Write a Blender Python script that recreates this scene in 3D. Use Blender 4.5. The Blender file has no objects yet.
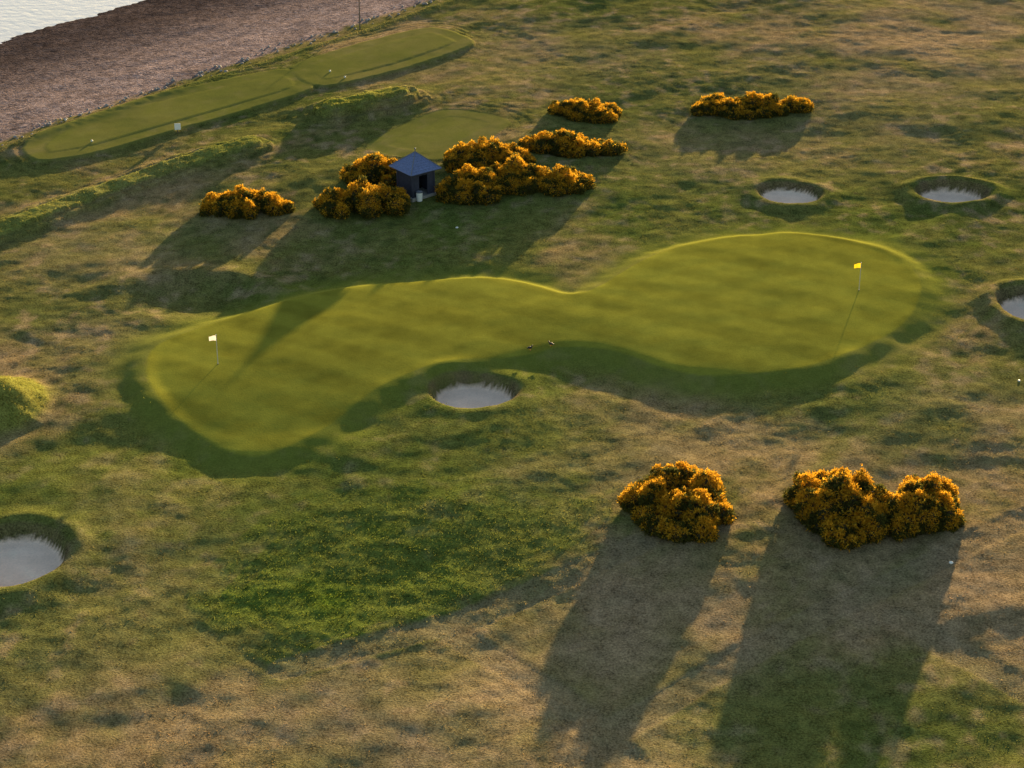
import bpy, bmesh, math, random
import numpy as np
from mathutils import Vector, Matrix
rng = np.random.default_rng(7); random.seed(7)
scene = bpy.context.scene
# ------------------------------------------------ survey set-up (metres)
F, H, P = 2070.0, 62.0, math.radians(26.0)
SUN_EL, SUN_AZ = math.radians(5.3), math.radians(16.7)
cP, sP = math.cos(P), math.sin(P)
def gp(u, v, z=0.0):
    """aerial survey reading -> ground position (x, y) at level z"""
    dx, dy = (u-512)/F, -(v-384)/F
    d = (dx, cP+dy*sP, -sP+dy*cP)
    t = (z-H)/d[2]
    return np.array([d[0]*t, d[1]*t])
# ------------------------------------------------ noise
_perm = rng.permutation(1024); _ang = rng.uniform(0, 2*np.pi, 1024)
def perlin(x, y, seed=0):
    x = x+seed*17.31; y = y-seed*9.77
    xi = np.floor(x).astype(np.int64); yi = np.floor(y).astype(np.int64)
    xf = x-xi; yf = y-yi
    def g(ix, iy, fx, fy):
        a = _ang[_perm[(_perm[ix & 1023]+iy) & 1023]]
        return np.cos(a)*fx+np.sin(a)*fy
    u = xf*xf*xf*(xf*(xf*6-15)+10); w = yf*yf*yf*(yf*(yf*6-15)+10)
    a = g(xi, yi, xf, yf); b = g(xi+1, yi, xf-1, yf)
    c = g(xi, yi+1, xf, yf-1); d = g(xi+1, yi+1, xf-1, yf-1)
    return 1.5*((a*(1-u)+b*u)*(1-w)+(c*(1-u)+d*u)*w)
def fbm(x, y, o=4, seed=0):
    s = 0; a = 1.0
    for i in range(o):
        s = s+a*perlin(x*2**i, y*2**i, seed+i*3); a *= .5
    return s
def ss(a, b, x):
    t = np.clip((x-a)/(b-a), 0, 1); return t*t*(3-2*t)
def smooth_poly(pts, closed=True, n=6):
    pts = np.array(pts, float); N = len(pts); out = []
    rngi = range(N) if closed else range(N-1)
    for i in rngi:
        if closed: p0, p1, p2, p3 = pts[i-1], pts[i], pts[(i+1) % N], pts[(i+2) % N]
        else: p0, p1, p2, p3 = pts[max(i-1, 0)], pts[i], pts[i+1], pts[min(i+2, N-1)]
        for k in range(n):
            t = k/n
            out.append(.5*((2*p1)+(-p0+p2)*t+(2*p0-5*p1+4*p2-p3)*t*t+(-p0+3*p1-3*p2+p3)*t**3))
    if not closed: out.append(pts[-1])
    return np.array(out)
def chaikin(pts, n=3, w=.14):
    pts = np.array(pts, float)
    for _ in range(n):
        q = np.roll(pts, -1, 0); pts = np.stack([pts*(1-w)+q*w, pts*w+q*(1-w)], 1).reshape(-1, 2); w = .25
    return pts
def sdist(X, Y, poly, closed=True, cap=12.0):
    shp = X.shape; out = np.full(shp, cap)
    lo = poly.min(0)-cap; hi = poly.max(0)+cap
    m = (X > lo[0]) & (X < hi[0]) & (Y > lo[1]) & (Y < hi[1])
    if not m.any(): return out
    x = X[m]; y = Y[m]; d2 = np.full(x.shape, 1e9); ins = np.zeros(x.shape, bool)
    N = len(poly)
    for i in range(N if closed else N-1):
        a = poly[i]; b = poly[(i+1) % N]; e = b-a; L = e@e+1e-9
        t = np.clip(((x-a[0])*e[0]+(y-a[1])*e[1])/L, 0, 1)
        d2 = np.minimum(d2, (x-a[0]-t*e[0])**2+(y-a[1]-t*e[1])**2)
        if closed:
            c = ((a[1] > y) != (b[1] > y)) & (x < (b[0]-a[0])*(y-a[1])/(b[1]-a[1]+1e-12)+a[0])
            ins ^= c
    d = np.sqrt(d2)
    if closed: d = np.where(ins, -d, d)
    out[m] = np.clip(d, -99, cap); return out
GP = lambda L, z=0: [gp(u, v, z) for u, v in L]
green_poly = smooth_poly(GP([(147,365),(152,350),(170,338),(200,326),(240,313),(280,300),(320,290),(350,284),(400,279),(450,276),(500,276),(530,281),(560,290),(580,291),(600,284),(625,268),(660,250),(700,240),(740,234),(790,231),(840,237),(880,247),(905,260),(920,280),(918,300),(905,320),(880,337),(840,355),(800,366),(750,371),(700,371),(660,363),(630,352),(600,345),(560,343),(530,350),(500,355),(460,358),(420,368),(380,385),(350,405),(320,425),(280,443),(250,448),(220,440),(185,420),(160,398),(148,380)], .5), n=3)
tee_a = chaikin(GP([(42,158),(30,146),(75,118),(286,69),(312,87),(200,119),(90,150)], .3))
tee_b = chaikin(GP([(320,86),(296,67),(365,45),(432,28),(472,42),(400,66)], .3))
tee_c = chaikin(GP([(368,148),(446,111),(508,122),(440,160)], .1))
lush_poly = smooth_poly(GP([(205,600),(290,655),(340,652),(470,610),(540,572),(600,540),(630,505),(590,480),(480,468),(370,478),(300,505),(240,550)]), n=4)
ridge = smooth_poly(GP([(-120,268),(0,232),(60,208),(130,183),(190,165),(250,149)]), closed=False, n=4)
mound_b = smooth_poly(GP([(334,116),(352,113),(378,107),(398,103)]), closed=False, n=3)
cA = gp(0, 148); cB = gp(452, 0); cd = (cB-cA)/np.linalg.norm(cB-cA); cn = np.array([-cd[1], cd[0]])
SEA = -2.4
def seaward(p): return float((p-cA)@cn)
s_beach = seaward(gp(0, 137, -.6)); s_water = .5*(seaward(gp(0, 44, SEA))+seaward(gp(143, 0, SEA)))
BK = [dict(u=473, v=403, rx=2.35, ry=2.3, d=.9, lip=.12),
      dict(u=789, v=200, rx=2.15, ry=1.9, d=.6, lip=.20),
      dict(u=951, v=202, rx=2.3, ry=1.95, d=.65, lip=.36),
      dict(u=1028, v=317, rx=1.8, ry=2.4, d=.7, lip=.32),
      dict(u=17, v=568, rx=2.5, ry=2.8, d=.7, lip=.2)]
for b in BK: b['c'] = gp(b['u'], b['v'], -b['d'])
mnd = gp(0, 410); hol = gp(195, 303, -.4); dip = gp(245, 440)
track1 = np.array(GP([(285,664),(470,612),(640,540)])); track2 = np.array(GP([(440,618),(560,690),(640,768),(700,840)]))
lit_streak = np.array(GP([(900,618),(1024,690),(1100,740)])); track4 = np.array(GP([(570,752),(700,676),(830,610),(1024,520)]))  # first strip paints a sunlit streak into the turf, second is a path
sx_, sy_ = math.sin(SUN_AZ)*.5, math.cos(SUN_AZ)*.5
def terrain(X, Y, full=False):
    sea = (X-cA[0])*cn[0]+(Y-cA[1])*cn[1]           # >0 towards the water
    near = ss(420, 240, np.hypot(X, Y-140))
    land = ss(2, -3, sea)
    gd = sdist(X, Y, green_poly)
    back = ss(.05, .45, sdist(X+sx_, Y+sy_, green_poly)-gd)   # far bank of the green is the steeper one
    ongreen = ss(1.2, -1.0, gd)
    wx = X+1.6*perlin(X/9, Y/9, 5); wy = Y+1.6*perlin(X/8, Y/8, 6)
    ra = (X*math.cos(.75)+Y*math.sin(.75)); rb = (-X*math.sin(.75)+Y*math.cos(.75))
    und = .50*perlin(wx/34, wy/42, 1)+.24*perlin(wx/14, wy/13, 2)+.09*perlin(wx/6.5, wy/5.2, 3)+.060*perlin(wx/2.9, wy/2.4, 4)+.032*perlin(X/1.6, Y/1.5, 17)
    und = und+.13*perlin(ra/16, rb/4.2+.4*perlin(X/12, Y/12, 8), 7)+.05*perlin(ra/9, rb/1.8, 9)
    und = und*(1-.74*ongreen)
    z = und*near*(.3+.7*land)
    dome = .5*(1-np.exp(np.minimum(gd, 0)/3.5))
    wd_ = 2.4-1.0*back
    z = z+.36*ss(1, 0, np.clip((gd+.25)/wd_, 0, 1))+dome*.30
    z = z-.38*np.exp(-(((X-dip[0])/7.5)**2+((Y-dip[1])/6.5)**2))
    td = []; th_ = np.zeros_like(X)
    for T, hh in ((tee_a, .38), (tee_b, .38), (tee_c, .14)):
        tcn = T.mean(0); side = ss(-2.5, 2.5, (X-tcn[0])*cn[0]+(Y-tcn[1])*cn[1])
        d = sdist(X, Y, T, cap=6); td.append(d); th_ = np.maximum(th_, hh*ss(1, 0, np.clip((d+.4)/(1.7+3.5*side), 0, 1)))
    td = np.minimum(np.minimum(td[0], td[1]), td[2])
    z = z*(1-.85*ss(5, -1.0, td))+th_
    rd = sdist(X, Y, ridge, False, 8); md = sdist(X, Y, mound_b, False, 8)
    lump = 1+.22*perlin(X/2.3, Y/2.3, 11)+.12*perlin(X/.9, Y/.9, 16)
    z = z+.60*np.exp(-(rd/1.3)**2)*lump+1.2*np.exp(-(md/1.9)**2)*lump
    cb = np.exp(-((sea+.6)/.9)**2)
    z = z+.16*cb*(.95+.2*perlin(X/6, Y/6, 12)+.15*perlin(X/1.1, Y/1.1, 13))*near
    r = np.hypot((X-mnd[0])/3.4, (Y-mnd[1])/4.6)
    mo = 2.1*ss(1.15, .0, r+.05*perlin(X, Y, 3)); z = z+mo
    r2 = np.hypot((X-hol[0])/5.2, (Y-hol[1])/3.9)
    z = z-.55*ss(1.3, .2, r2)+.28*np.exp(-((r2-1.3)/.35)**2)*ss(-1, 2, Y-hol[1])
    sand = np.zeros_like(X); lipm = np.zeros_like(X)
    for b in BK:
        dx = X-b['c'][0]; dy = Y-b['c'][1]
        th = np.arctan2(dy, dx); wob = 1+.04*np.sin(2*th+b['u'])+.03*np.sin(3*th+1)
        q = np.hypot(dx/b['rx'], dy/b['ry'])/wob
        e = (q-1)*.5*(b['rx']+b['ry'])                # metres outside sand edge
        e = e+.05*perlin(X/.9, Y/.9, 21)
        z = z*(1-ss(1.6, .2, e)*.6)
        lipv = b['lip']*np.exp(-((e-1.2)/1.0)**2)*(1+.4*ss(0, 2, dy))
        z = z*(1-ss(.2, -.2, e)*.8)
        pit = -b['d']*ss(.65, .0, e)+.012*perlin(X/.8, Y/.7, 23)*(e < 0)
        z = z+lipv+pit
        sand = np.maximum(sand, ss(.20, .06, e)); lipm = np.maximum(lipm, ss(.85, .55, e)*ss(.0, .1, e))
    z = z-.75*ss(-.4, 1.6, sea)-(abs(SEA)-.75)*np.clip(sea/s_water, 0, 1.6)*ss(-.4, 1, sea)-4*ss(s_water*1.4, s_water*3, sea)
    beach = ss(s_beach-.5, s_beach+.8, sea+.9*perlin(X/2.5, Y/2.5, 31)+.4*perlin(X/.7, Y/.7, 33))
    z = z+beach*near*(.06*perlin(ra/8, rb/2.5, 14)+.025*perlin(X/.6, Y/.6, 15))
    ld = sdist(X, Y, lush_poly, cap=10)
    lush = ss(1.2, -1.6, ld+1.4*perlin(X/3, Y/3, 41)+.5*perlin(X/.8, Y/.8, 42))*(1-.7*ss(99, 118, Y+2.5*perlin(X/6, Y/6, 43)))
    z = z+lush*.09
    fringe = ss(4.5, .8, gd)
    rough = (1-ongreen)*(1-.8*fringe)*(1-ss(.8, .1, td))*(1-sand)*(1-beach)
    patch = ss(-.25, .35, fbm(X/9, Y/11, 3, 51))
    rr = rough*(.4+.6*patch)
    rr = np.maximum(rr, lush*1.8); rr = np.maximum(rr, 1.0*np.exp(-(rd/1.3)**2)); rr = np.maximum(rr, cb); rr = np.maximum(rr, ss(0, .5, mo)*.9)
    z = z+near*rr*(1-sand)*(.028*perlin(X/.8, Y/.8, 61)+.018*perlin(X/.42, Y/.42, 62))
    tk = np.zeros_like(X)
    for T, w in ((track1, .5), (track2, .6), (lit_streak, .6), (track4, .5)):
        d = sdist(X, Y, T, False, 4)+.25*perlin(X/2, Y/2, 44); k = np.exp(-(d/w)**2); tk = np.maximum(tk, k)
    z = z-.045*tk
    if not full: return z
    return z, dict(sea=sea, gd=gd, td=td, ongreen=ongreen, sand=sand, lip=lipm, beach=beach, lush=lush, patch=patch, rough=rough, rd=rd, md=md, cb=cb, mo=mo, tk=tk, near=near, fringe=fringe, back=back)
def gz(x, y): return float(terrain(np.array([[float(x)]]), np.array([[float(y)]]))[0, 0])
def place(u, v):
    z = 0
    for _ in range(6):
        p = gp(u, v, z); z = gz(*p)
    return Vector((p[0], p[1], z))
def axis(a, b, step, lo, hi):
    mid = np.arange(a, b+1e-6, step); l = []; s = step; x = a
    while x > lo: s *= 1.18; x -= s; l.append(x)
    r = []; s = step; x = mid[-1]
    while x < hi: s *= 1.18; x += s; r.append(x)
    return np.array(l[::-1]+list(mid)+r)
# ------------------------------------------------ helpers
def mat(name):
    m = bpy.data.materials.new(name); m.use_nodes = True
    nt = m.node_tree; return m, nt, nt.nodes, nt.links, nt.nodes['Principled BSDF']
def simple(name, col, rough=.7, nscale=6, var=.25, bump=0.0, metal=0):
    m, nt, N, L, B = mat(name)
    tc = N.new('ShaderNodeTexCoord'); no = N.new('ShaderNodeTexNoise'); no.inputs['Scale'].default_value = nscale; no.inputs['Detail'].default_value = 5
    L.new(tc.outputs['Object'], no.inputs['Vector'])
    mr = N.new('ShaderNodeMapRange'); mr.inputs['To Min'].default_value = 1-var; mr.inputs['To Max'].default_value = 1+var
    mr.inputs['From Min'].default_value = .25; mr.inputs['From Max'].default_value = .75
    L.new(no.outputs['Fac'], mr.inputs['Value'])
    vm = N.new('ShaderNodeVectorMath'); vm.operation = 'SCALE'; vm.inputs[0].default_value = col
    L.new(mr.outputs[0], vm.inputs['Scale']); L.new(vm.outputs[0], B.inputs['Base Color'])
    B.inputs['Roughness'].default_value = rough; B.inputs['Metallic'].default_value = metal
    if bump:
        bp = N.new('ShaderNodeBump'); bp.inputs['Strength'].default_value = bump; bp.inputs['Distance'].default_value = .05
        L.new(no.outputs['Fac'], bp.inputs['Height']); L.new(bp.outputs[0], B.inputs['Normal'])
    return m
def obj_from_np(name, V, Fc, mt, smooth=False):
    me = bpy.data.meshes.new(name); V = np.asarray(V, np.float32); Fc = np.asarray(Fc, np.int32)
    k = Fc.shape[1]
    me.vertices.add(len(V)); me.vertices.foreach_set('co', V.ravel())
    me.loops.add(Fc.size); me.loops.foreach_set('vertex_index', Fc.ravel())
    me.polygons.add(len(Fc)); me.polygons.foreach_set('loop_start', np.arange(0, Fc.size, k, dtype=np.int32))
    me.update(calc_edges=True)
    me.polygons.foreach_set('use_smooth', np.full(len(Fc), smooth))
    me.materials.append(mt); o = bpy.data.objects.new(name, me); scene.collection.objects.link(o); return o
def add_attr(me, name, dom, arr):
    a = me.attributes.new(name, 'FLOAT_COLOR', dom)
    c = np.ones((len(arr), 4), np.float32); c[:, :3] = arr; a.data.foreach_set('color', c.ravel())
def bm_obj(name, bm, mt, parent=None, smooth=False):
    me = bpy.data.meshes.new(name); bm.to_mesh(me); bm.free(); me.materials.append(mt)
    if smooth:
        for p in me.polygons: p.use_smooth = True
    o = bpy.data.objects.new(name, me); scene.collection.objects.link(o)
    if parent: o.parent = parent
    return o
def empty(name, loc, rz=0):
    o = bpy.data.objects.new(name, None); o.location = loc; o.rotation_euler = (0, 0, rz); scene.collection.objects.link(o); return o
def bm_box(bm, c, s, rz=0):
    M = Matrix.Translation(c) @ Matrix.Rotation(rz, 4, 'Z') @ Matrix.Diagonal((s[0], s[1], s[2], 1))
    bmesh.ops.create_cube(bm, size=1, matrix=M)
def bm_cyl(bm, a, b, r1, r2, seg=10):
    a = Vector(a); b = Vector(b); d = b-a
    M = Matrix.Translation((a+b)/2) @ d.to_track_quat('Z', 'Y').to_matrix().to_4x4()
    bmesh.ops.create_cone(bm, cap_ends=True, segments=seg, radius1=r1, radius2=r2, depth=d.length, matrix=M)
def bm_sph(bm, c, r, sc=(1, 1, 1), rot=None, u=12, v=8):
    M = Matrix.Translation(c) @ (rot.to_4x4() if rot else Matrix.Identity(4)) @ Matrix.Diagonal((sc[0]*r, sc[1]*r, sc[2]*r, 1))
    bmesh.ops.create_uvsphere(bm, u_segments=u, v_segments=v, radius=1, matrix=M)
# ------------------------------------------------ ground
xs = axis(-66, 66, .2, -2500, 2500); ys = axis(76, 240, .2, -1500, 4000)
X, Y = np.meshgrid(xs, ys)
Z, M = terrain(X, Y, True)
def mixc(c, col, m): return c*(1-m[..., None])+np.array(col)*m[..., None]
n1 = fbm(X/22, Y/26, 4, 71); n2 = fbm(X/6, Y/8, 4, 72); n3 = fbm(X/1.6, Y/2.0, 4, 73)
stre = fbm((X*math.cos(.9)+Y*math.sin(.9))/30, (-X*math.sin(.9)+Y*math.cos(.9))/3.0, 4, 74)  # streaks for olive/brown turf, also painting in long shadows of undulations
c = np.zeros(X.shape+(3,))+np.array((.128, .130, .038))
c = mixc(c, (.235, .172, .088), ss(-.2, .8, n1+.6*n2+.45*stre)*.95)
c = mixc(c, (.072, .098, .022), ss(-.15, .7, -n1*.8+.6*n2-.3*n3)*.75)
c = mixc(c, (.28, .21, .13), ss(.1, 1.0, n3+.5*n2)*.6)
c = mixc(c, (.055, .068, .022), ss(.25, 1.0, -n3+.4*stre)*.6)
def patchm(u, v, r, amt):
    p = gp(u, v); return amt*np.exp(-(((X-p[0])**2+(Y-p[1])**2)/r**2))
for u, v, r, a in ((610,620,8,.55),(520,690,8,.5),(360,700,9,.4),(700,600,6,.4),(120,350,6,.35),(90,255,9,.35),(960,590,8,.5),(900,60,14,.5),(980,430,7,.4),(740,440,6,.3),(250,580,6,.2),(560,50,12,.35),(990,20,16,.55),(700,150,9,.25),(620,430,6,.2),(870,130,9,.3),(120,660,9,.25)):
    c = mixc(c, (.27, .20, .125), np.clip(patchm(u, v, r, a)*(1+.8*n2), 0, 1))
for u, v, r, a in ((330,470,9,.45),(520,420,7,.4),(850,400,8,.35),(640,210,8,.35),(900,240,7,.3),(700,720,6,.25),(440,230,9,.35),(60,470,8,.35),(230,620,6,.4),(60,520,9,.35),(860,720,6,.2),(560,460,7,.4),(180,240,8,.25)):
    c = mixc(c, (.095, .130, .025), np.clip(patchm(u, v, r, a)*(1+.5*n2), 0, 1))
c = mixc(c, (.145, .170, .028), M['fringe']*.7)
c = mixc(c, (.25, .25, .04), ss(1.9, .4, M['gd'])*M['back']*.75)  # sunlit rim of the far bank painted in as brighter yellow-green
c = mixc(c, (.088, .128, .020), M['lush']*(.85+.25*n2))
c = mixc(c, (.17, .19, .045), ss(.5, 0, M['rd']/1.6-.3)*.8)
c = mixc(c, (.18, .20, .035), ss(.5, 0, M['md']/1.8-.3)*.8)
c = mixc(c, (.18, .19, .035), ss(0, .4, M['mo'])*.8)
c = mixc(c, (.10, .12, .035), np.clip(M['cb'], 0, 1)*.7)
c = mixc(c, (.22, .175, .11), np.clip(M['tk'], 0, 1)*.45*(1-M['ongreen']))  # pale path colour, which also paints in the sunlit streak
st = np.array([math.cos(-.55), math.sin(-.55)])
sv = np.tanh(3*np.sin((X*st[1]-Y*st[0])*2*math.pi/4.2))
gcol = np.array((.205, .208, .030))*(1+.08*sv+.10*n1+.13*n2+.12*n3)[..., None]
m = ss(.12, -.12, M['gd'])
c = c*(1-m[..., None])+gcol*m[..., None]
c = mixc(c, (.160, .168, .038), ss(.8, -.3, M['td'])*(.8+.15*n2))
c = mixc(c, (.135, .100, .058), np.clip(M['lip'], 0, 1)*(.65+.3*n3))
c = np.clip(c, .005, .6)
c = mixc(c, (.92, .68, .54), np.clip(M['sand'], 0, 1))
c = c*(1+.10*M['sand']*n3-.03*M['sand'])[..., None]
wet = ss(s_water*.25, s_water*.85, M['sea']+3*n2)
shing = np.array((.235, .18, .178))*(1+.25*n3+.2*n2)[..., None]
shing = shing*(1-.72*wet[..., None])
c = c*(1-M['beach'][..., None])+shing*M['beach'][..., None]
c = np.clip(c, .005, .93)
ny, nx = X.shape
idx = np.arange(nx*ny).reshape(ny, nx)
Fq = np.stack([idx[:-1, :-1], idx[:-1, 1:], idx[1:, 1:], idx[1:, :-1]], -1).reshape(-1, 4)
V = np.stack([X, Y, Z], -1).reshape(-1, 3)
gm, nt, N, L, B = mat('ground_turf')
at = N.new('ShaderNodeAttribute'); at.attribute_name = 'turf'
am = N.new('ShaderNodeAttribute'); am.attribute_name = 'mask'
sep = N.new('ShaderNodeSeparateColor'); L.new(am.outputs['Color'], sep.inputs[0])
geo = N.new('ShaderNodeNewGeometry')
def noise(sc, det=4, ro=.6):
    n = N.new('ShaderNodeTexNoise'); n.inputs['Scale'].default_value = sc; n.inputs['Detail'].default_value = det; n.inputs['Roughness'].default_value = ro
    L.new(geo.outputs['Position'], n.inputs['Vector']); return n
def math_(op, a, b):
    n = N.new('ShaderNodeMath'); n.operation = op
    for i, q in enumerate((a, b)):
        if isinstance(q, (int, float)): n.inputs[i].default_value = q
        else: L.new(q, n.inputs[i])
    return n.outputs[0]
def mrange(x, a, b, c_, d):
    n = N.new('ShaderNodeMapRange'); L.new(x, n.inputs['Value'])
    for k, q in zip(('From Min', 'From Max', 'To Min', 'To Max'), (a, b, c_, d)): n.inputs[k].default_value = q
    return n.outputs[0]
na = noise(8, 4, .7); nb = noise(1.1, 4)
va = math_('MULTIPLY', mrange(na.outputs['Fac'], .3, .7, -.5, .5), math_('ADD', math_('MULTIPLY', sep.outputs[0], 1.1), .22))
vb = math_('MULTIPLY', mrange(nb.outputs['Fac'], .3, .7, -.5, .5), math_('ADD', math_('MULTIPLY', sep.outputs[0], .45), .12))
vo = N.new('ShaderNodeTexVoronoi'); vo.inputs['Scale'].default_value = 5.0; L.new(geo.outputs['Position'], vo.inputs['Vector'])
sc_ = N.new('ShaderNodeSeparateColor'); L.new(vo.outputs['Color'], sc_.inputs[0])
vs = math_('MULTIPLY', mrange(sc_.outputs[0], 0, 1, -.5, .6), sep.outputs[1])
tot = math_('ADD', math_('ADD', va, vb), math_('ADD', vs, 1.0))
vm = N.new('ShaderNodeVectorMath'); vm.operation = 'SCALE'; L.new(at.outputs['Color'], vm.inputs[0]); L.new(tot, vm.inputs['Scale'])
L.new(vm.outputs[0], B.inputs['Base Color'])
B.inputs['Roughness'].default_value = 1.0; B.inputs['Specular IOR Level'].default_value = 0.0
hgt = math_('ADD', na.outputs['Fac'], math_('MULTIPLY', vo.outputs['Distance'], math_('MULTIPLY', sep.outputs[1], -1.2)))
bp = N.new('ShaderNodeBump'); bp.inputs['Strength'].default_value = 1.0
L.new(math_('MULTIPLY', hgt, math_('ADD', math_('MULTIPLY', sep.outputs[0], .055), math_('ADD', math_('MULTIPLY', sep.outputs[1], .03), .016))), bp.inputs['Height'])
bp.inputs['Distance'].default_value = 1.0
L.new(bp.outputs[0], B.inputs['Normal'])
g = obj_from_np('ground', V, Fq, gm, True)
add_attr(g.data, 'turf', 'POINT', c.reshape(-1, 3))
mk = np.stack([np.clip(M['rough'], 0, 1.5), M['beach'], M['sand']], -1).reshape(-1, 3)
add_attr(g.data, 'mask', 'POINT', mk)
def leafmat(name, tr=.4):
    m = bpy.data.materials.new(name); m.use_nodes = True; nt = m.node_tree; N = nt.nodes; L = nt.links; N.clear()
    o = N.new('ShaderNodeOutputMaterial'); a = N.new('ShaderNodeAttribute'); a.attribute_name = 'leaf'
    d = N.new('ShaderNodeBsdfDiffuse'); t = N.new('ShaderNodeBsdfTranslucent'); mx = N.new('ShaderNodeMixShader'); mx.inputs[0].default_value = tr
    L.new(a.outputs['Color'], d.inputs[0]); L.new(a.outputs['Color'], t.inputs[0]); L.new(d.outputs[0], mx.inputs[1]); L.new(t.outputs[0], mx.inputs[2]); L.new(mx.outputs[0], o.inputs[0]); return m
# ------------------------------------------------ longer grass standing in the rough
dm_ = np.clip(M['rough']*(.2+.8*M['patch'])*4.2, 0, 4.5)
dm_ = np.maximum(dm_, M['lush']*16); dm_ = np.maximum(dm_, 18*np.exp(-(M['rd']/1.4)**2)); dm_ = np.maximum(dm_, 16*np.exp(-(M['md']/1.8)**2))
dm_ = np.maximum(dm_, 16*M['cb']*(M['sea'] < s_beach)); dm_ = np.maximum(dm_, 14*ss(.05, .5, M['mo']))
dm_ = dm_*(M['sand'] < .1)*(M['lip'] < .3)*(M['beach'] < .5)*(M['gd'] > .3)*(M['td'] > .3)
inn = (X > -66) & (X < 65.8) & (Y > 76) & (Y < 239.8)
cell = np.where(inn, .2*.2*dm_, 0)
k = rng.poisson(cell).ravel(); src = np.repeat(np.arange(k.size), k)
iy, ix = np.unravel_index(src, X.shape)
fx = rng.uniform(size=len(src)); fy = rng.uniform(size=len(src)); iy = np.minimum(iy, ny-2); ix = np.minimum(ix, nx-2)
px_ = X[iy, ix]*(1-fx)+X[iy, ix+1]*fx; py_ = Y[iy, ix]*(1-fy)+Y[iy+1, ix]*fy
pz_ = (Z[iy, ix]*(1-fx)+Z[iy, ix+1]*fx)*(1-fy)+(Z[iy+1, ix]*(1-fx)+Z[iy+1, ix+1]*fx)*fy
base = np.stack([px_, py_, pz_-.01], -1); gc = c[iy, ix]; dens_here = dm_[iy, ix]
Vb = []; Cb = []
for q in range(3):
    n = len(base); a = rng.uniform(0, 2*np.pi, n); hh = rng.uniform(.02, .08, n)*(1+.5*(dens_here > 8)); wd = rng.uniform(.02, .04, n)
    off = rng.normal(size=(n, 3))*.07; off[:, 2] = 0
    sx = np.stack([np.cos(a), np.sin(a), a*0], -1)*wd[:, None]; tip = np.stack([rng.normal(size=n)*.5*hh, rng.normal(size=n)*.5*hh, hh], -1)
    b0 = base+off; Vb.append(np.stack([b0-sx, b0+sx, b0+tip], 1)); Cb.append(gc*rng.uniform(.8, 1.35, (n, 1))*np.where(rng.uniform(size=(n, 1)) < .25, np.array([1.3, 1.1, 1.0]), 1.0))
Vb = np.concatenate(Vb).reshape(-1, 3); Cb = np.clip(np.concatenate(Cb), 0, .6)
go = obj_from_np('rough_grass', Vb, np.arange(len(Vb)).reshape(-1, 3), leafmat('grass_blades', .5)); add_attr(go.data, 'leaf', 'FACE', Cb)
# ------------------------------------------------ sea
wm, nt, N, L, B = mat('sea_water')
B.inputs['Base Color'].default_value = (.66, .68, .74, 1); B.inputs['Roughness'].default_value = .2; B.inputs['IOR'].default_value = 1.33
tc = N.new('ShaderNodeNewGeometry'); wn = N.new('ShaderNodeTexNoise'); wn.inputs['Scale'].default_value = .9; wn.inputs['Detail'].default_value = 6
L.new(tc.outputs['Position'], wn.inputs['Vector']); bp = N.new('ShaderNodeBump'); bp.inputs['Strength'].default_value = .5; bp.inputs['Distance'].default_value = .12
L.new(wn.outputs['Fac'], bp.inputs['Height']); L.new(bp.outputs[0], B.inputs['Normal'])
q = [cA+cn*(s_water-6)-cd*4000, cA+cn*(s_water-6)+cd*4000, cA+cn*5000+cd*4000, cA+cn*5000-cd*4000]
obj_from_np('sea', [(a[0], a[1], SEA) for a in q], [[3, 2, 1, 0]], wm)
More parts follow.
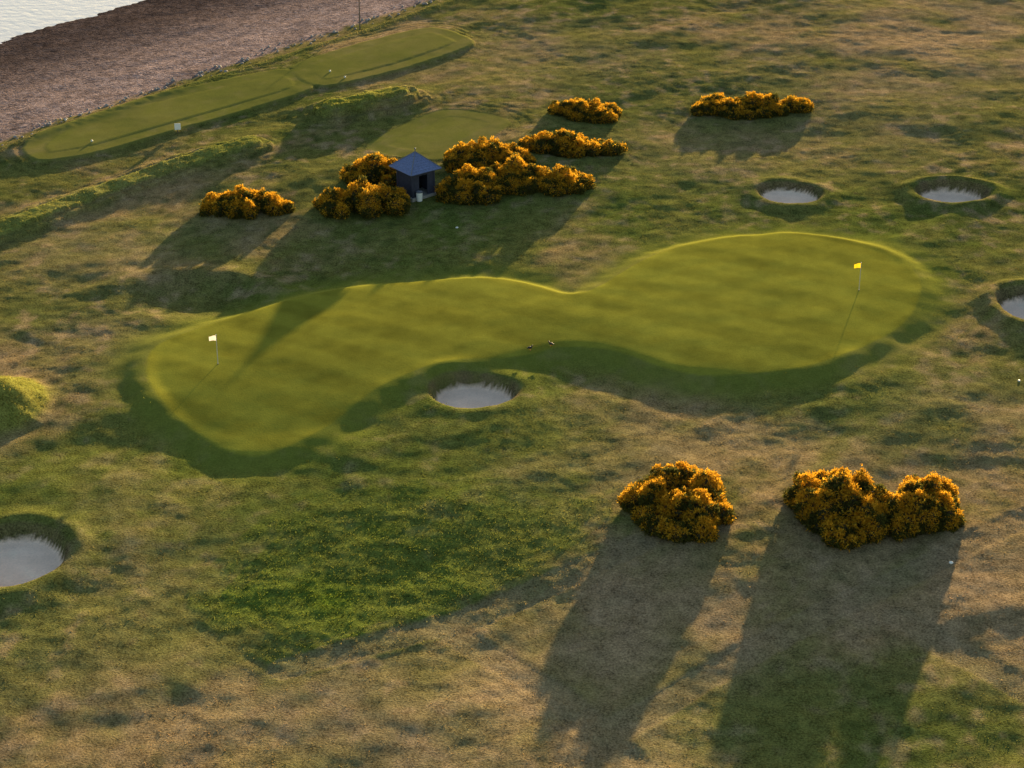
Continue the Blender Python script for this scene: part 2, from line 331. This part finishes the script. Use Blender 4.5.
# ------------------------------------------------ gorse
leaf_m = leafmat('gorse_flowers_and_spines', .5)
core_m = simple('gorse_shadow_core', (.03, .026, .010), .9, 4, .3)  # dark core added inside the bushes to block light
stem_m = simple('gorse_stem_bark', (.07, .05, .03), .9, 9, .3)
def gorse(fps, dens=100):
    c0 = np.mean([gp(f[0], f[1]) for f in fps], 0); root = empty('gorse_bush', (c0[0], c0[1], gz(*c0)))
    E = []
    for (u, v, rx, ry, h) in fps:
        p = gp(u, v); n = int(rx*ry*np.pi/1.0)+5
        ph = rng.uniform(0, 6.28, 3)
        for i in range(n):
            a = rng.uniform(0, 2*np.pi); q_ = math.sqrt(rng.uniform(0, 1))
            k_ = 1+.10*math.sin(2*a+ph[0])+.10*math.sin(3*a+ph[1])+.07*math.sin(5*a+ph[2])
            r = rng.uniform(.4, .95)
            x = p[0]+math.cos(a)*q_*k_*max(rx-r*.75, .2); y = p[1]+math.sin(a)*q_*k_*max(ry-r*.75, .2)
            top = h*(1-.6*q_**2.2)*rng.uniform(.5, 1.12)
            rz = max(top/1.75, .35); E.append((x, y, gz(x, y)+top-rz, r, r*rng.uniform(.8, 1.15), rz))
    big = len(E)
    for i in range(big):
        x, y, z, a, b, c_ = E[i]
        for k in range(6):
            d = rng.normal(size=3); d[2] = abs(d[2])*.9; d /= np.linalg.norm(d)
            s = rng.uniform(.12, .32); E.append((x+d[0]*a*1.04, y+d[1]*b*1.04, z+d[2]*c_*1.04, s, s, s*rng.uniform(.8, 1.5)))
    E = np.array(E); Vc = []; Cc = []; gz0 = gz(*c0)
    for i, e in enumerate(E):
        area = 4*np.pi*((e[3]*e[4])**1.6/3+2*(e[3]*e[5])**1.6/3)**(1/1.6)
        n = int(area*dens)
        d = rng.normal(size=(n, 3)); d /= np.linalg.norm(d, axis=1)[:, None]
        pt = e[:3]+d*e[3:6]*(1+rng.normal(size=(n, 1))*.09)
        keep = pt[:, 2] > gz0-.1
        dd = ((pt[:, None, :]-E[None, :, :3])/E[None, :, 3:6]); dd = (dd**2).sum(-1); dd[:, i] = 9
        dm = dd.min(1); keep &= dm > .86
        pt = pt[keep]; d = d[keep]; dm = dm[keep]
        nn = d/e[3:6]; nn /= np.linalg.norm(nn, axis=1)[:, None]
        if len(pt) == 0: continue
        tone = fbm(pt[:, 0]/1.1, pt[:, 1]/1.1+pt[:, 2], 3, 81)
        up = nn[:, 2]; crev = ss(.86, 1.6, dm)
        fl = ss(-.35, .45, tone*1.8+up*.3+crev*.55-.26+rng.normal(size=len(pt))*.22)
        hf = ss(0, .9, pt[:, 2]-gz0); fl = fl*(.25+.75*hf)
        for k in range(4):
            nrm = nn+rng.normal(size=nn.shape)*.75; nrm /= np.linalg.norm(nrm, axis=1)[:, None]
            base = pt+rng.normal(size=pt.shape)*.05
            sd_ = np.cross(nrm, rng.normal(size=nn.shape)); sd_ /= np.linalg.norm(sd_, axis=1)[:, None]
            Ls = rng.uniform(.07, .20, (len(pt), 1)); Ws = rng.uniform(.025, .06, (len(pt), 1))
            Vc.append(np.stack([base-sd_*Ws, base+sd_*Ws, base+nrm*Ls], 1))
            r = rng.uniform(size=len(pt)); isf = r < fl
            o1 = np.array((.53, .25, .014)); o2 = np.array((.70, .43, .04)); g1 = np.array((.088, .088, .022))
            t = rng.uniform(size=(len(pt), 1)); col = np.where(isf[:, None], o1*(1-t)+o2*t, g1*(.6+.9*t))
            Cc.append(col*(.75+.35*rng.uniform(size=(len(pt), 1))))
    Vc = np.concatenate(Vc); Cc = np.concatenate(Cc)
    Vl = Vc.reshape(-1, 3)-np.array([c0[0], c0[1], gz0])
    o = obj_from_np('flowering_sprays', Vl, np.arange(len(Vl)).reshape(-1, 3), leaf_m); add_attr(o.data, 'leaf', 'FACE', Cc); o.parent = root
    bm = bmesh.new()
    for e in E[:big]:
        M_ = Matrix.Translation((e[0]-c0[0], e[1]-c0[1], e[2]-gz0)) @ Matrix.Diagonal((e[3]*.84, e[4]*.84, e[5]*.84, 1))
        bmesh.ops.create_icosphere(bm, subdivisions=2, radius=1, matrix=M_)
    bm_obj('shadow_core', bm, core_m, root)  # solid blobs added behind the sprays so the bush casts a full shadow
    bm = bmesh.new()
    for e in E[:big:2]:
        for k in range(2):
            bx = e[0]-c0[0]; by = e[1]-c0[1]
            bm_cyl(bm, (bx*.9, by*.9, gz(e[0], e[1])-gz0-.15), (bx+rng.normal()*.2, by+rng.normal()*.2, e[2]-gz0+.2), .06, .025, 6)
    bm_obj('stems', bm, stem_m, root)
for f in ([(248,211,4.1,2.3,1.5)],
          [(376,183,2.8,2.0,2.1),(366,210,4.1,2.5,2.2)],
          [(481,169,3.8,2.5,2.3),(471,195,3.3,2.6,2.0),(547,188,4.6,1.9,1.6),(515,184,3,2.4,1.9)],
          [(587,116,3.4,1.9,1.6)], [(575,151,4.2,2.0,1.6)], [(748,107,5.9,2.2,1.5)],
          [(682,512,3.5,3.6,2.4)], [(845,519,3.4,3.5,2.9),(911,516,3.1,3.0,2.5)]):
    gorse(f)
# ------------------------------------------------ hut
slate = simple('blue_slate_roof', (.11, .15, .31), .7, 8, .3, .4)
timber = simple('dark_painted_timber', (.03, .034, .06), .7, 5, .3, .2)
dark = simple('shelter_interior', (.012, .012, .014), .9)
lead = simple('lead_flashing', (.12, .13, .16), .5)
white_p = simple('white_paint', (.8, .8, .78), .5, 5, .05)
hp = place(416, 194); hut = empty('golf_shelter_hut', hp, math.radians(38))
W = 1.05
bm = bmesh.new(); bm_box(bm, (0, 0, .06), (2.5, 2.5, .3)); bm_obj('plinth', bm, simple('concrete', (.3, .29, .28), .9), hut)
bm = bmesh.new()
for sx in (-1, 1):
    bm_box(bm, (sx*W, 0, 1.3), (.08, 2.02, 2.2))
    for k in range(-6, 7): bm_box(bm, (sx*(W+.055), k*.16, 1.3), (.03, .03, 2.18))
bm_box(bm, (0, W, 1.3), (2.02, .08, 2.2)); bm_box(bm, (-.72, -W, 1.3), (.58, .08, 2.2)); bm_box(bm, (.72, -W, 1.3), (.58, .08, 2.2)); bm_box(bm, (0, -W, 2.2), (.86, .08, .4))
for k in range(-6, 7): bm_box(bm, (k*.16, W+.055, 1.3), (.03, .03, 2.18))
for sx in (-1, 1):
    for sy in (-1, 1): bm_box(bm, (sx*(W+.03), sy*(W+.03), 1.3), (.14, .14, 2.22))
bm_obj('walls', bm, timber, hut)
bm = bmesh.new(); bm_box(bm, (0, .6, .65), (1.8, .45, .06)); bm_box(bm, (-.8, .6, .42), (.06, .4, .42)); bm_box(bm, (.8, .6, .42), (.06, .4, .42)); bm_obj('bench', bm, dark, hut)
bm = bmesh.new(); R = 1.58; zt = 3.75; ze = 2.4
nC = 9
for sgn in range(4):
    rot = Matrix.Rotation(sgn*math.pi/2, 4, 'Z')
    for k in range(nC):
        t0 = k/nC; t1 = (k+1)/nC+.02 if k < nC-1 else 1
        a0 = R*(1-t0); a1 = R*(1-t1); z0 = ze+(zt-ze)*t0+.035; z1 = ze+(zt-ze)*t1
        pts = [(-a0, -a0, z0), (a0, -a0, z0), (a1, -a1, z1), (-a1, -a1, z1)]
        lowp = [(-a0, -a0, z0-.05), (a0, -a0, z0-.05)]
        if k == nC-1: vs_ = [bm.verts.new(rot@Vector(p_)) for p_ in pts[:2]+[(0, 0, z1)]]; bm.faces.new(vs_)
        else: vs_ = [bm.verts.new(rot@Vector(p_)) for p_ in pts]; bm.faces.new(vs_)
        l_ = [bm.verts.new(rot@Vector(p_)) for p_ in lowp]; bm.faces.new([l_[0], l_[1], vs_[1], vs_[0]])
bm_obj('roof', bm, slate, hut)
bm = bmesh.new()
for sx in (-1, 1):
    for sy in (-1, 1): bm_cyl(bm, (sx*R, sy*R, ze+.03), (0, 0, zt+.02), .04, .04, 6)
bm_cyl(bm, (0, 0, zt-.1), (0, 0, zt+.25), .06, .03, 8); bm_sph(bm, (0, 0, zt+.28), .08)
bm_obj('roof_hips_and_finial', bm, lead, hut)
bm = bmesh.new()
bm_box(bm, (0, 0, ze-.03), (2*R-.1, 2*R-.1, .08)); bm_obj('eaves', bm, timber, hut)
bp_ = place(420, 196); wb = empty('litter_bin', bp_+Vector((0, -1.1, 0)))
bm = bmesh.new(); bm_cyl(bm, (0, 0, 0), (0, 0, .75), .24, .28, 14); bm_obj('drum', bm, white_p, wb)
bm = bmesh.new(); bm_cyl(bm, (0, 0, .75), (0, 0, .82), .30, .30, 14); bm_cyl(bm, (0, 0, .82), (0, 0, .9), .26, .12, 14); bm_obj('lid', bm, lead, wb)
# ------------------------------------------------ flags
cup_m = simple('cup_disc', (.01, .01, .01), .8)  # near-black flat disc stands for the open cup
pole_m = simple('pin_fibreglass', (.55, .53, .48), .4, 5, .05)
def flag(u, v, col, name, side):
    p = place(u, v); r = empty(name, p)
    bm = bmesh.new(); bm_cyl(bm, (0, 0, -.05), (0, 0, 2.2), .028, .022, 8); bm_sph(bm, (0, 0, 2.22), .04); bm_obj('pin', bm, pole_m, r)
    bm = bmesh.new(); bmesh.ops.create_circle(bm, cap_ends=True, segments=20, radius=.07, matrix=Matrix.Translation((0, 0, .012))); bm_obj('cup', bm, cup_m, r)
    bm = bmesh.new(); n = 10; rows = []
    for i in range(n+1):
        t = i/n; x = side*t*.50; yv = .05*math.sin(t*6)*t; dz = -.10*t*t
        rows.append([bm.verts.new((x, yv, 2.17-j/3*.40*(1-.25*t)+dz)) for j in range(4)])
    for i in range(n):
        for j in range(3): bm.faces.new((rows[i][j], rows[i+1][j], rows[i+1][j+1], rows[i][j+1]))
    bm_obj('flag', bm, col, r, True)
def cloth(name, col):
    m = leafmat(name, .35)
    a = m.node_tree.nodes['Attribute']
    rgb = m.node_tree.nodes.new('ShaderNodeRGB'); rgb.outputs[0].default_value = (*col, 1)
    for l in list(m.node_tree.links):
        if l.from_node == a: m.node_tree.links.new(rgb.outputs[0], l.to_socket)
    return m
flag(218, 364, cloth('white_flag_cloth', (.6, .6, .6)), 'golf_flagstick', -1)
flag(859, 290, cloth('yellow_flag_cloth', (.70, .48, .02)), 'golf_flagstick', -1)
# ------------------------------------------------ tee sign, post, markers, stones
wood = simple('weathered_wood', (.12, .10, .08), .9, 9, .3, .3)
p = place(178, 133); s = empty('tee_sign', p, math.radians(10))
bm = bmesh.new(); bm_cyl(bm, (0, .03, -.1), (0, .03, .6), .04, .04, 8); bm_obj('post', bm, wood, s)
bm = bmesh.new(); bm_box(bm, (0, -.02, .62), (.55, .04, .6)); bmesh.ops.bevel(bm, geom=bm.edges[:], offset=.01, segments=1); bm_obj('board', bm, white_p, s)
p = place(360, 30); s = empty('marker_post', p)
bm = bmesh.new(); bm_cyl(bm, (0, 0, -.3), (0, 0, 3.6), .07, .05, 8); bm_obj('shaft', bm, wood, s)
bm = bmesh.new(); bm_cyl(bm, (0, 0, 3.6), (0, 0, 3.68), .08, .03, 8); bm_obj('cap', bm, lead, s)
def stone(u, v, r, name='white_stone', m_=None, x=None):
    p = place(u, v); bm = bmesh.new(); bmesh.ops.create_icosphere(bm, subdivisions=2, radius=r)
    for q_ in bm.verts: q_.co *= rng.uniform(.82, 1.12); q_.co.z *= .6
    o = bm_obj(name, bm, m_ or white_p, None, True); o.location = p+Vector((0, 0, r*.3))
stone(951, 563, .13); stone(1019, 381, .10); stone(457, 228, .12)
rk = simple('shore_rock', (.3, .28, .27), .9, 3, .3, .4)
bm = bmesh.new()
for i in range(260):
    t = rng.uniform(-5, 80); s_ = s_beach+rng.normal()*.7+.3; pt = cA+cd*t+cn*s_; r = rng.uniform(.08, .3)*rng.uniform(.5, 1)
    k = bmesh.ops.create_icosphere(bm, subdivisions=1, radius=r, matrix=Matrix.Translation((pt[0], pt[1], gz(*pt)+r*.2)) @ Matrix.Rotation(rng.uniform(0, 6), 4, 'Z') @ Matrix.Diagonal((1, rng.uniform(.6, 1), .65, 1)))
bm_obj('shoreline_rocks', bm, rk)
tm = simple('tee_marker_paint', (.7, .7, .66), .5)
for (u, v) in ((66, 121), (92, 142), (330, 72), (345, 78)):
    p = place(u, v); r = empty('tee_marker', p); bm = bmesh.new(); bm_sph(bm, (0, 0, .1), .11); bm_cyl(bm, (0, 0, -.08), (0, 0, .06), .015, .03, 6); bm_obj('ball', bm, tm, r)
# ------------------------------------------------ birds on the putting surface
bird_m = simple('bird_plumage', (.03, .028, .03), .6, 9, .3); beak_m = simple('bird_bill_and_legs', (.45, .12, .03), .5)
for (u, v, rz) in ((530, 350, .4), (551, 346, 2.6)):
    p = place(u, v); r = empty('oystercatcher', p, rz)
    bm = bmesh.new(); bm_sph(bm, (0, 0, .20), .1, (1.75, .85, .9), Matrix.Rotation(.15, 3, 'Y')); bm_sph(bm, (.17, 0, .31), .055, (1.1, .9, 1))
    bm_cyl(bm, (.10, 0, .23), (.165, 0, .31), .06, .04, 8); bm_cyl(bm, (-.12, 0, .20), (-.26, 0, .17), .06, .02, 8); bm_obj('body', bm, bird_m, r, True)
    bm = bmesh.new(); bm_cyl(bm, (.21, 0, .31), (.31, 0, .29), .013, .005, 6)
    for sy in (-.035, .035): bm_cyl(bm, (0, sy, 0), (0, sy, .15), .009, .009, 5); bm_box(bm, (.02, sy, .005), (.06, .03, .01))
    bm_obj('bill_and_legs', bm, beak_m, r)
# ------------------------------------------------ light, sky, camera
w = bpy.data.worlds.new('World'); scene.world = w; w.use_nodes = True
N = w.node_tree.nodes; L = w.node_tree.links; bg = N['Background']
sky = N.new('ShaderNodeTexSky'); sky.sky_type = 'NISHITA'; sky.sun_disc = False; sky.sun_elevation = SUN_EL; sky.sun_rotation = SUN_AZ
L.new(sky.outputs[0], bg.inputs[0]); bg.inputs[1].default_value = .33
ld_ = bpy.data.lights.new('sun', 'SUN'); ld_.energy = 18; ld_.angle = math.radians(.9); ld_.color = (1, .72, .36)
so = bpy.data.objects.new('sun', ld_); scene.collection.objects.link(so)
d = Vector((math.sin(SUN_AZ)*math.cos(SUN_EL), math.cos(SUN_AZ)*math.cos(SUN_EL), math.sin(SUN_EL)))
so.rotation_euler = d.to_track_quat('Z', 'Y').to_euler(); so.location = d*300
cam = bpy.data.cameras.new('camera'); cam.sensor_width = 36; cam.lens = F/1024*36; cam.clip_end = 8000; cam.clip_start = 1
co = bpy.data.objects.new('camera', cam); co.location = (0, 0, H); co.rotation_euler = (math.pi/2-P, 0, 0); scene.collection.objects.link(co); scene.camera = co
scene.view_settings.view_transform = 'Standard'; scene.view_settings.look = 'None'; scene.view_settings.exposure = 0
